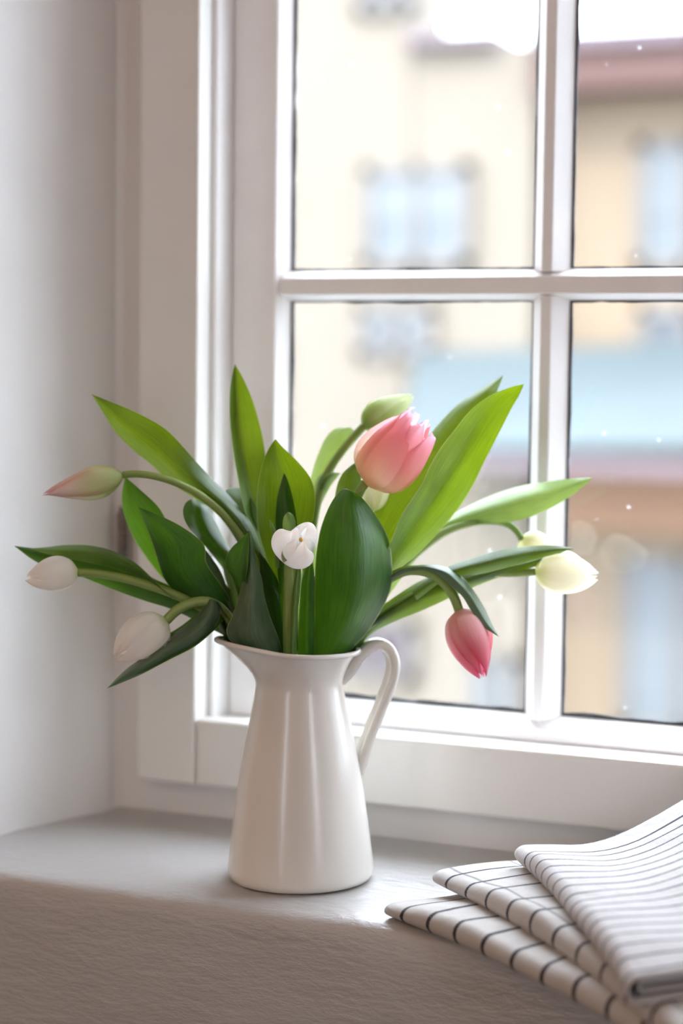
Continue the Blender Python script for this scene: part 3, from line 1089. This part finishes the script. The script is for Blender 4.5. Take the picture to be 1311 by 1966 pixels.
# 3 white tulip hanging low at the left
t3 = tulip('plump white tulip drooping lowest at the left, cradled by a curled leaf',
           [(318, 1192, -.035), (342, 1170, -.034), (372, 1157, -.030), (402, 1156, -.026), (430, 1175, -.018), (470, 1230, -.008), (520, 1330, 0), (556, 1480, .005)], 0.0046, 0.0048)
head(t3, (321, 1190, -.035), (215, 1266, -.042), 0.0380, 'petal_white', EGG, ANG, 0.7, pinch=0.05, spiral=0.20, tips=[1, .95, .97, .92, .93, .95], blunt=.16)
leaf(t3, [(470, 1235, 492, 1262, -.006, -.004, -.002), (432, 1180, 446, 1200, -.022, -.016, -.014), (403, 1148, 424, 1158, -.034, -.028, -.026), (390, 1166, 421, 1188, -.044, -.034, -.034), (368, 1192, 400, 1217, -.050, -.034, -.040), (340, 1212, 366, 1244, -.052, -.032, -.044),
          (306, 1238, 322, 1268, -.052, -.030, -.046), (268, 1266, 275, 1293, -.050, -.032, -.046), (238, 1288, 238, 1309, -.046, -.036, -.044), (205, 1322, -.044)], 'leaf_grey')
leaf(t3, [(460, 1230, 480, 1255, -.004, 0, 0), (425, 1162, 440, 1190, -.012, -.008, -.010), (393, 1168, 412, 1210, -.022, -.018, -.030), (350, 1200, 376, 1240, -.026, -.018, -.036), (308, 1228, 330, 1264, -.028, -.022, -.040), (262, 1272, 275, 1291, -.034, -.030, -.042), (225, 1306, -.040)], 'leaf_shaded')
leaf(t3, [(470, 1262, 505, 1262, -.006, -.004, -.002), (403, 1156, 452, 1195, -.014, -.008, -.006), (352, 1149, 441, 1150, -.022, -.010, -.012), (318, 1116, 418, 1114, -.028, -.012, -.022), (304, 1080, 396, 1080, -.032, -.016, -.030), (294, 1048, 391, 1045, -.034, -.020, -.034),
          (284, 1020, 352, 1013, -.034, -.024, -.034), (272, 992, 303, 988, -.034, -.028, -.034), (264, 973, -.032)], 'leaf_shaded')
leaf(t3, [(450, 1190, 455, 1180, -.006, -.006, -.004), (420, 1122, 436, 1128, -.006, -.010, -.002), (401, 1098, 424, 1098, -.006, -.012, 0), (394, 1076, 410, 1076, -.010, -.016, -.004), (390, 1050, -.022)], 'leaf_grey')

# 4 white tulip seen end-on in the middle
t4 = tulip('white tulip facing the viewer in the middle, three rounded petal tips showing',
           [(559, 1072, -.056), (557, 1130, -.056), (556, 1190, -.046), (557, 1260, -.030), (562, 1350, -.012), (570, 1480, .0)], 0.0060, 0.0064)
BALL = [(0, 0.15), (0.06, 0.55), (0.2, 0.84), (0.45, 1.0), (0.68, 0.98), (0.85, 0.82), (0.95, 0.58), (1.0, 0.34)]
ANGB = [(0, 1.1), (0.4, 0.95), (0.7, 0.76), (0.85, 0.66), (0.94, 0.52), (1.0, 0.34)]
head(t4, (560, 1070, -.056), (577, 1024, -.100), 0.0330, 'petal_white', BALL, ANGB, 0.18, inner=0.66, pinch=0.0, lobe=0.36, blunt=0.30, spiral=0.0, tips=[1, 1, 1, .93, .90, .92], inner_ang=1.25)
leaf(t4, [(545, 1250, 572, 1250, -.014, -.010, -.010), (535, 1130, 572, 1130, -.018, -.012, -.012), (530, 1050, 573, 1060, -.022, -.012, -.014), (528, 1000, 570, 1000, -.022, -.012, -.014), (532, 955, 562, 955, -.020, -.012, -.012), (540, 924, 553, 924, -.016, -.014, -.012), (545, 908, -.014)], 'leaf_shaded')
leaf(t4, [(548, 1060, 566, 1060, -.058, -.054, -.054), (543, 1020, 568, 1020, -.060, -.054, -.054), (543, 1000, 567, 1000, -.062, -.056, -.056), (547, 988, 562, 988, -.060, -.058, -.058), (554, 983, -.058)], 'leaf_pale', 7)
leaf(t4, [(528, 1090, 536, 1090, -.045, -.043, -.043), (524, 1035, 533, 1035, -.048, -.046, -.046), (518, 1010, 525, 1008, -.048, -.046, -.046), (517, 997, -.048)], 'leaf_pale', 5)
leaf(t4, [(556, 1262, 566, 1262, -.052, -.046, -.046), (558, 1190, 571, 1185, -.064, -.056, -.058), (562, 1130, 576, 1130, -.067, -.058, -.060), (568, 1100, 578, 1098, -.064, -.058, -.060), (575, 1080, -.060)], 'leaf_pale', 7)
leaf(t4, [(570, 1262, 606, 1262, -.02, -.012, -.012), (574, 1180, 606, 1180, -.026, -.016, -.016), (578, 1120, 605, 1120, -.028, -.018, -.018), (588, 1090, 602, 1090, -.026, -.022, -.022), (597, 1070, -.024)], 'leaf_shaded')

pc = P(578, 1036, -.1005)
vs = [pc + Vector((0.0022 * math.cos(a) * math.sin(b), 0.0022 * math.sin(a) * math.sin(b), 0.0022 * math.cos(b))) for a in [i * math.pi / 4 for i in range(8)] for b in [0.3, 0.9, 1.5, 2.1, 2.8]]
pv = obj('pistil', vs, grid_faces(8, 5, True), 'pistil', t4, smooth=True, origin=pc)

# 5 open pink tulip
t5 = tulip('large open pink tulip with ruffled petal edges, rising above the middle',
           [(702, 926, -.022), (690, 945, -.022), (672, 985, -.018), (648, 1060, -.012), (622, 1160, -.006), (600, 1280, 0), (585, 1480, 0)], 0.0042, 0.0046)
head(t5, (708, 932, -.022), (806, 806, -.040), 0.0575, 'petal_pink', [(0, 0.16), (0.05, 0.60), (0.15, 0.90), (0.32, 1.0), (0.55, 0.95), (0.75, 0.76), (0.9, 0.58), (1.0, 0.46)], ANGW, 2.95,
     open_={0: 0.09, 1: 0.0, 2: -0.02, 3: 0.03}, ruffle=0.16, pinch=0.06, tips=[0.96, 1.0, 1.0, 1.06, 1.08, 1.04], seed=3)
leaf(t5, [(603, 1265, 655, 1265, -.030, -.020, -.020), (603, 1215, 700, 1220, -.046, -.030, -.026), (603, 1175, 730, 1175, -.056, -.036, -.028), (604, 1125, 750, 1130, -.064, -.040, -.032), (606, 1075, 753, 1085, -.068, -.042, -.036), (613, 1025, 745, 1032, -.068, -.044, -.042),
          (626, 985, 722, 990, -.064, -.046, -.048), (642, 955, 703, 965, -.060, -.048, -.056), (660, 938, 690, 951, -.056, -.048, -.060), (681, 946, -.062)], 'leaf_shaded', 15, label='broad dark green front leaf')
leaf(t5, [(612, 1240, 632, 1240, 0, .004, .004), (630, 1080, 660, 1080, -.002, .006, .006), (640, 985, 690, 985, -.004, .006, .006), (645, 940, 692, 935, -.004, .006, .006), (656, 911, 694, 910, -.002, .004, .006), (676, 892, 692, 893, 0, .004, .006), (690, 884, .004)], 'leaf_mid')

# 6 green bud at the back
t6 = tulip('unopened green tulip bud pointing up right, behind the pink bloom',
           [(698, 818, .055), (680, 838, .053), (655, 868, .05), (628, 910, .045), (608, 970, .036), (594, 1060, .026), (585, 1180, .014), (580, 1300, .008), (578, 1480, .006)], 0.0038, 0.0044)
head(t6, (696, 820, .055), (793, 759, .066), 0.0330, 'petal_green', SLIM, ANG, 0.5)
leaf(t6, [(572, 1255, 592, 1255, .03, .032, .032), (583, 1080, 606, 1080, .05, .056, .05), (592, 960, 612, 955, .058, .066, .056), (598, 912, 630, 900, .060, .070, .056), (612, 868, 650, 872, .060, .072, .058), (627, 838, 668, 845, .062, .072, .060), (646, 822, 680, 830, .066, .072, .062), (672, 820, .068)], 'leaf_pale')
leaf(t6, [(565, 1255, 585, 1255, .02, .024, .024), (580, 1080, 602, 1080, .03, .034, .034), (595, 990, 612, 985, .036, .040, .040), (600, 940, 632, 938, .036, .044, .040), (610, 916, 648, 916, .036, .044, .044), (630, 906, 654, 909, .040, .044, .046), (657, 910, .050)], 'leaf_pale')
leaf(t6, [(540, 1250, 565, 1250, .016, .018, .02), (505, 1080, 540, 1060, .026, .020, .032), (470, 980, 512, 960, .034, .020, .040), (456, 915, 510, 885, .038, .022, .040, .32), (447, 860, 505, 845, .040, .024, .038, .30), (441, 805, 494, 798, .040, .026, .036, .30), (441, 755, 483, 763, .040, .028, .036, .30), (445, 722, 466, 725, .040, .034, .038, .35), (451, 699, .040)], 'leaf_mid')

# 7 cream tulip at the right
t7 = tulip('closed creamy white tulip stretched out furthest to the right',
           [(1027, 1098, .018), (990, 1101, .018), (930, 1102, .017), (870, 1110, .015), (800, 1140, .012), (730, 1185, .008), (660, 1250, .004), (610, 1360, .002), (590, 1480, 0)], 0.0034, 0.0042)
head(t7, (1026, 1096, .018), (1148, 1104, .024), 0.0365, 'petal_cream', EGG, ANG, 0.9, spiral=0.18, open_={1: 0.04, 4: 0.05})
leaf(t7, [(660, 1235, 675, 1262, .0, .006, .006), (705, 1186, 712, 1218, .002, .010, .008), (757, 1146, 760, 1192, .004, .014, .010), (822, 1108, 820, 1168, .006, .016, .012), (888, 1096, 900, 1131, .008, .018, .014), (950, 1084, 957, 1109, .010, .018, .016), (1020, 1070, 1022, 1090, .014, .020, .018), (1090, 1056, .020)], 'leaf_mid')
leaf(t7, [(790, 1135, 800, 1152, -.004, 0, 0), (838, 1100, 850, 1116, -.004, .002, 0), (872, 1083, 890, 1105, -.004, .004, 0), (914, 1069, 930, 1100, -.004, .006, .002), (960, 1056, 972, 1090, -.002, .008, .004), (1012, 1049, 1020, 1076, .002, .010, .006), (1062, 1047, 1066, 1064, .006, .012, .010), (1104, 1053, .012)], 'leaf_mid')

# 8 pale bud half hidden at the right
t8 = tulip('pale greenish tulip bud half hidden behind the right leaf, on an arched stem',
           [(1002, 1036, .058), (990, 1018, .058), (972, 1006, .058), (945, 1001, .056), (900, 1005, .052), (840, 1030, .044), (760, 1100, .032), (680, 1200, .018), (620, 1330, .008), (595, 1480, .006)], 0.0034, 0.0042)
head(t8, (1000, 1034, .058), (1062, 1080, .066), 0.0330, 'petal_cream', EGG, ANG, 0.2)
leaf(t8, [(655, 1225, 672, 1245, .02, .024, .022), (770, 1060, 790, 1085, .040, .046, .042), (830, 1010, 850, 1022, .048, .056, .048), (884, 979, 905, 1007, .050, .060, .050), (922, 960, 956, 1004, .050, .064, .048), (962, 944, 998, 999, .050, .066, .048), (1004, 932, 1036, 985, .050, .066, .050), (1050, 925, 1072, 967, .052, .064, .052), (1096, 919, 1106, 945, .056, .062, .056), (1138, 917, .060)], 'leaf_pale')
leaf(t8, [(630, 1230, 660, 1240, .014, .016, .018), (690, 1080, 720, 1090, .026, .030, .028), (722, 970, 790, 1000, .030, .040, .026), (762, 905, 850, 930, .032, .044, .022), (818, 842, 900, 855, .032, .044, .022), (868, 786, 935, 795, .034, .044, .026), (908, 756, 952, 756, .036, .044, .032), (942, 735, 960, 737, .040, .044, .038), (966, 720, .044)], 'leaf_mid')

# 9 drooping pink tulip
t9 = tulip('closed deep pink tulip hanging head down at the right of the jug',
           [(881, 1172, -.008), (872, 1148, -.008), (856, 1123, -.008), (832, 1104, -.008), (800, 1095, -.008), (765, 1101, -.007), (725, 1130, -.006), (680, 1190, -.004), (630, 1290, 0), (600, 1480, 0)], 0.0046, 0.0048)
head(t9, (882, 1170, -.008), (928, 1302, -.016), 0.0390, 'petal_rose', [(0, 0.16), (0.05, 0.62), (0.15, 0.90), (0.32, 1.0), (0.5, 0.96), (0.7, 0.76), (0.88, 0.48), (1.0, 0.18)], ANG, 0.75, spiral=0.20)
leaf(t9, [(655, 1262, 672, 1262, -.004, 0, 0), (715, 1135, 728, 1148, -.012, -.006, -.008), (760, 1095, 770, 1104, -.016, -.008, -.012), (803, 1085, 812, 1094, -.018, -.006, -.016), (838, 1085, 836, 1101, -.020, -.006, -.018), (868, 1093, 852, 1112, -.022, -.006, -.020), (892, 1112, 870, 1129, -.022, -.006, -.022), (911, 1136, 888, 1146, -.022, -.006, -.022),
          (928, 1163, 904, 1172, -.022, -.008, -.022), (943, 1194, 926, 1202, -.022, -.012, -.022), (958, 1223, -.020)], 'leaf_grey')
leaf(t9, [(660, 1245, 690, 1255, .0, -.004, .004), (715, 1120, 735, 1130, -.006, -.010, .006), (750, 1040, 770, 1090, -.002, -.018, .012), (773, 986, 800, 1066, .002, -.020, .014), (808, 932, 842, 1022, .004, -.020, .014), (824, 898, 880, 976, .004, -.018, .012), (843, 864, 907, 933, .004, -.016, .010),
          (872, 826, 932, 882, .004, -.014, .006), (903, 788, 958, 831, .002, -.012, .002), (940, 760, 982, 784, .0, -.008, -.002), (978, 744, 997, 758, -.002, -.006, -.004), (1006, 737, -.004)], 'leaf', 13, label='long bright green leaf lit from behind')

# 10 white tulip hidden at the back
t10 = tulip('white tulip mostly hidden behind the pink bloom, only its base showing',
            [(714, 985, .04), (706, 1010, .04), (680, 1080, .03), (640, 1180, .016), (610, 1290, .008), (588, 1480, .004)], 0.0034, 0.004)
head(t10, (713, 982, .04), (728, 890, .036), 0.0250, 'petal_cream', EGG, ANG, 0.4)
leaf(t10, [(545, 1250, 570, 1250, .004, .006, .004), (522, 1110, 566, 1100, .008, .010, .004), (500, 1034, 592, 1034, .014, .010, -.006, .45), (493, 990, 602, 994, .014, .010, -.010, .48), (494, 940, 605, 952, .014, .010, -.012, .5), (500, 904, 596, 918, .012, .008, -.010, .5), (508, 878, 571, 886, .010, .006, -.006, .45), (519, 856, 545, 861, .008, .006, 0, .45), (529, 843, .004)], 'leaf_mid', 13)
leaf(t10, [(500, 1235, 520, 1240, .018, .02, .02), (470, 1100, 500, 1090, .024, .03, .022), (455, 1025, 494, 1010, .026, .034, .024), (442, 982, 493, 975, .030, .036, .026), (432, 955, 482, 955, .038, .042, .034), (434, 941, 468, 940, .052, .054, .050), (446, 936, 460, 936, .062, .062, .062), (452, 936, .068)], 'leaf_grey')
leaf(t10, [(480, 1240, 500, 1245, .010, .012, .012), (436, 1110, 458, 1095, .014, .020, .014), (415, 1075, 446, 1064, .010, .016, .018), (386, 1040, 436, 1044, .004, -.004, .022), (360, 1010, 424, 1022, .004, -.010, .022), (351, 985, 412, 998, .010, -.008, .024), (356, 966, 400, 976, .020, .006, .028), (368, 958, 388, 964, .034, .028, .034), (378, 957, .042)], 'leaf_shaded')

# 11 loose foliage belonging to a cut-short stem, front left
t11 = tulip('dark grey green tulip leaves on a flowerless stem, over the jug spout',
            [(500, 1200, -.02), (512, 1230, -.018), (535, 1300, -.008), (555, 1400, .0), (560, 1480, 0)], 0.0036, 0.0042, 'stem', 'flowerless_tulip')
leaf(t11, [(500, 1290, 545, 1292, -.020, -.014, -.014), (462, 1252, 542, 1256, -.040, -.032, -.030), (435, 1216, 534, 1224, -.054, -.044, -.042), (446, 1182, 520, 1188, -.058, -.048, -.046), (458, 1148, 508, 1146, -.060, -.050, -.048), (466, 1112, 503, 1112, -.060, -.052, -.050), (471, 1078, 493, 1080, -.058, -.054, -.052), (475, 1048, 487, 1050, -.056, -.054, -.052), (478, 1019, -.054)], 'leaf_grey', 11)
leaf(t11, [(480, 1262, 510, 1262, -.030, -.024, -.026), (458, 1150, 482, 1150, -.044, -.036, -.048), (447, 1112, 473, 1112, -.044, -.034, -.052), (434, 1090, 475, 1090, -.042, -.030, -.054), (434, 1070, 477, 1066, -.042, -.032, -.054), (446, 1050, 478, 1044, -.046, -.040, -.054), (462, 1036, 478, 1030, -.050, -.048, -.054), (478, 1020, -.054)], 'leaf_shaded')
leaf(t11, [(525, 1262, 552, 1262, -.018, -.012, -.010), (500, 1180, 545, 1180, -.020, -.012, -.010), (490, 1125, 535, 1120, -.014, -.008, -.006), (492, 1085, 515, 1082, -.008, -.004, -.004), (498, 1060, -.006)], 'leaf_shaded')
leaf(t11, [(470, 1240, 490, 1245, .002, .004, .004), (445, 1150, 470, 1145, .002, .006, .004), (432, 1110, 458, 1120, .002, .008, .004), (428, 1090, 440, 1095, .004, .008, .006), (424, 1076, .008)], 'leaf_pale')
leaf(t11, [(455, 1262, 480, 1265, -.012, -.008, -.006), (420, 1205, 446, 1222, -.014, -.008, -.008), (405, 1172, 440, 1180, -.012, -.006, -.008), (400, 1150, 438, 1150, -.008, -.004, -.004), (415, 1120, 0)], 'leaf_shaded')

# ------------------------------------------------------------------ folded towels


def droop(x, y):
    k = max(0.0, -0.118 - y)
    return -0.75 * k * k


def solve(px, py, zf):
    z = zf
    for _ in range(12):
        q = AZ(px, py, z)
        z = zf + droop(q.x, q.y)
    return q


def towel(name, label, material, c_px, f_px, z0, t, B, A, skew, lift, seed, under=None, gap=0.35, vofs=0.0, flat_tip=0.15):
    a0 = solve(c_px[0], c_px[1], z0 + t * 0.5)
    a1 = solve(f_px[0], f_px[1], z0 + t * 0.5)
    da = Vector((a1.x - a0.x, a1.y - a0.y, 0))
    da.normalize()
    db = Vector((-da.y, da.x, 0))
    if db.x < 0:
        db = -db
    root = empty(name, (a0.x, a0.y, z0))
    tag(root, label, 'towel', 'folded kitchen towels')

    def layer(lname, zz, tt, inset, cut, hemcut=0.0):
        r = tt / 2
        pr = []                                            # (b, z, arclength)
        nb = 26
        for i in range(nb + 1):
            pr.append((B - (B - r) * i / nb - 0 * inset, tt))
        for i in range(1, 10):
            th = math.pi * i / 10
            pr.append((r - r * math.sin(th), r + r * math.cos(th)))
        for i in range(nb + 1):
            pr.append((r + (B * 0.98 - r) * i / nb, 0.0))
        s = [0.0]
        for p0, p1 in zip(pr, pr[1:]):
            s.append(s[-1] + math.hypot(p1[0] - p0[0], p1[1] - p0[1]))
        nose = s[nb + 5]
        na = 46
        vs, uvs = [], []
        for i in range(na + 1):
            a = A * i / na * cut
            for (b, z), sl in zip(pr, s):
                bb = b + inset
                fr = z / tt if tt else 0
                x = a0.x + da.x * a + db.x * bb
                y = a0.y + da.y * a + db.y * bb
                # soft wrinkles, sagging of the upper layer towards the fold's middle
                wz = (noise.noise(Vector((a * 9 + seed, bb * 9, seed))) * 0.0045 + noise.noise(Vector((a * 26 + seed, bb * 20, seed * 2))) * 0.0010) * (0.3 + fr)
                wb = noise.noise(Vector((a * 7 + seed * 3, seed, z * 40))) * 0.0035 * (1 - sstep(0.0, 0.08, b))
                # the tip of the corner is pressed flatter
                fl = 1 - flat_tip * (1 - sstep(0.0, 0.06, a))
                zl = zz + z * fl + wz * (1 if fr > 0.3 else 0.2) + droop(x, y) + lift(a, bb) * (0.35 + 0.65 * fr)
                if under:
                    zl += under(x, y)
                vs.append(Vector((x + db.x * wb - skew * da.x * bb, y + db.y * wb - skew * da.y * bb, zl)))
                uvs.append((a - skew * bb, sl - nose + vofs))
        o = obj(lname, vs, grid_faces(na + 1, len(pr)), material, root, uvs, True, origin=a0)
        so = o.modifiers.new('thickness', 'SOLIDIFY')
        so.thickness = 0.0019
        so.offset = 0
        return o

    layer('outer_fold', z0 + 0.001, t, 0.0, 1.0)
    layer('inner_fold', z0 + 0.001 + t * 0.3, t * gap, 0.010, 0.985)
    return root


towel('kitchen_towel', 'white towel with wide black stripes, lowest of the folded pile', 'towel_wide',
      (741, 1742), (1150, 1938), 0.0, 0.018, 0.26, 0.46, 0.0, lambda a, b: 0.0, 1.0, flat_tip=0.45)
towel('kitchen_towel', 'white towel with black checks, in the middle of the folded pile', 'towel_check',
      (834, 1678), (1230, 1942), 0.0175, 0.017, 0.26, 0.46, 0.0, lambda a, b: 0.0 - 0.005 * sstep(.10, 0.0, a), 2.0)
towel('kitchen_towel', 'white towel with many thin dark stripes, on top of the folded pile', 'towel_fine',
      (993, 1640), (1200, 1900), 0.036, 0.018, 0.27, 0.33, 0.0,
      lambda a, b: 0.080 * sstep(0.05, 0.26, b) * (1 - 0.6 * sstep(0.04, 0.30, a)), 3.0)
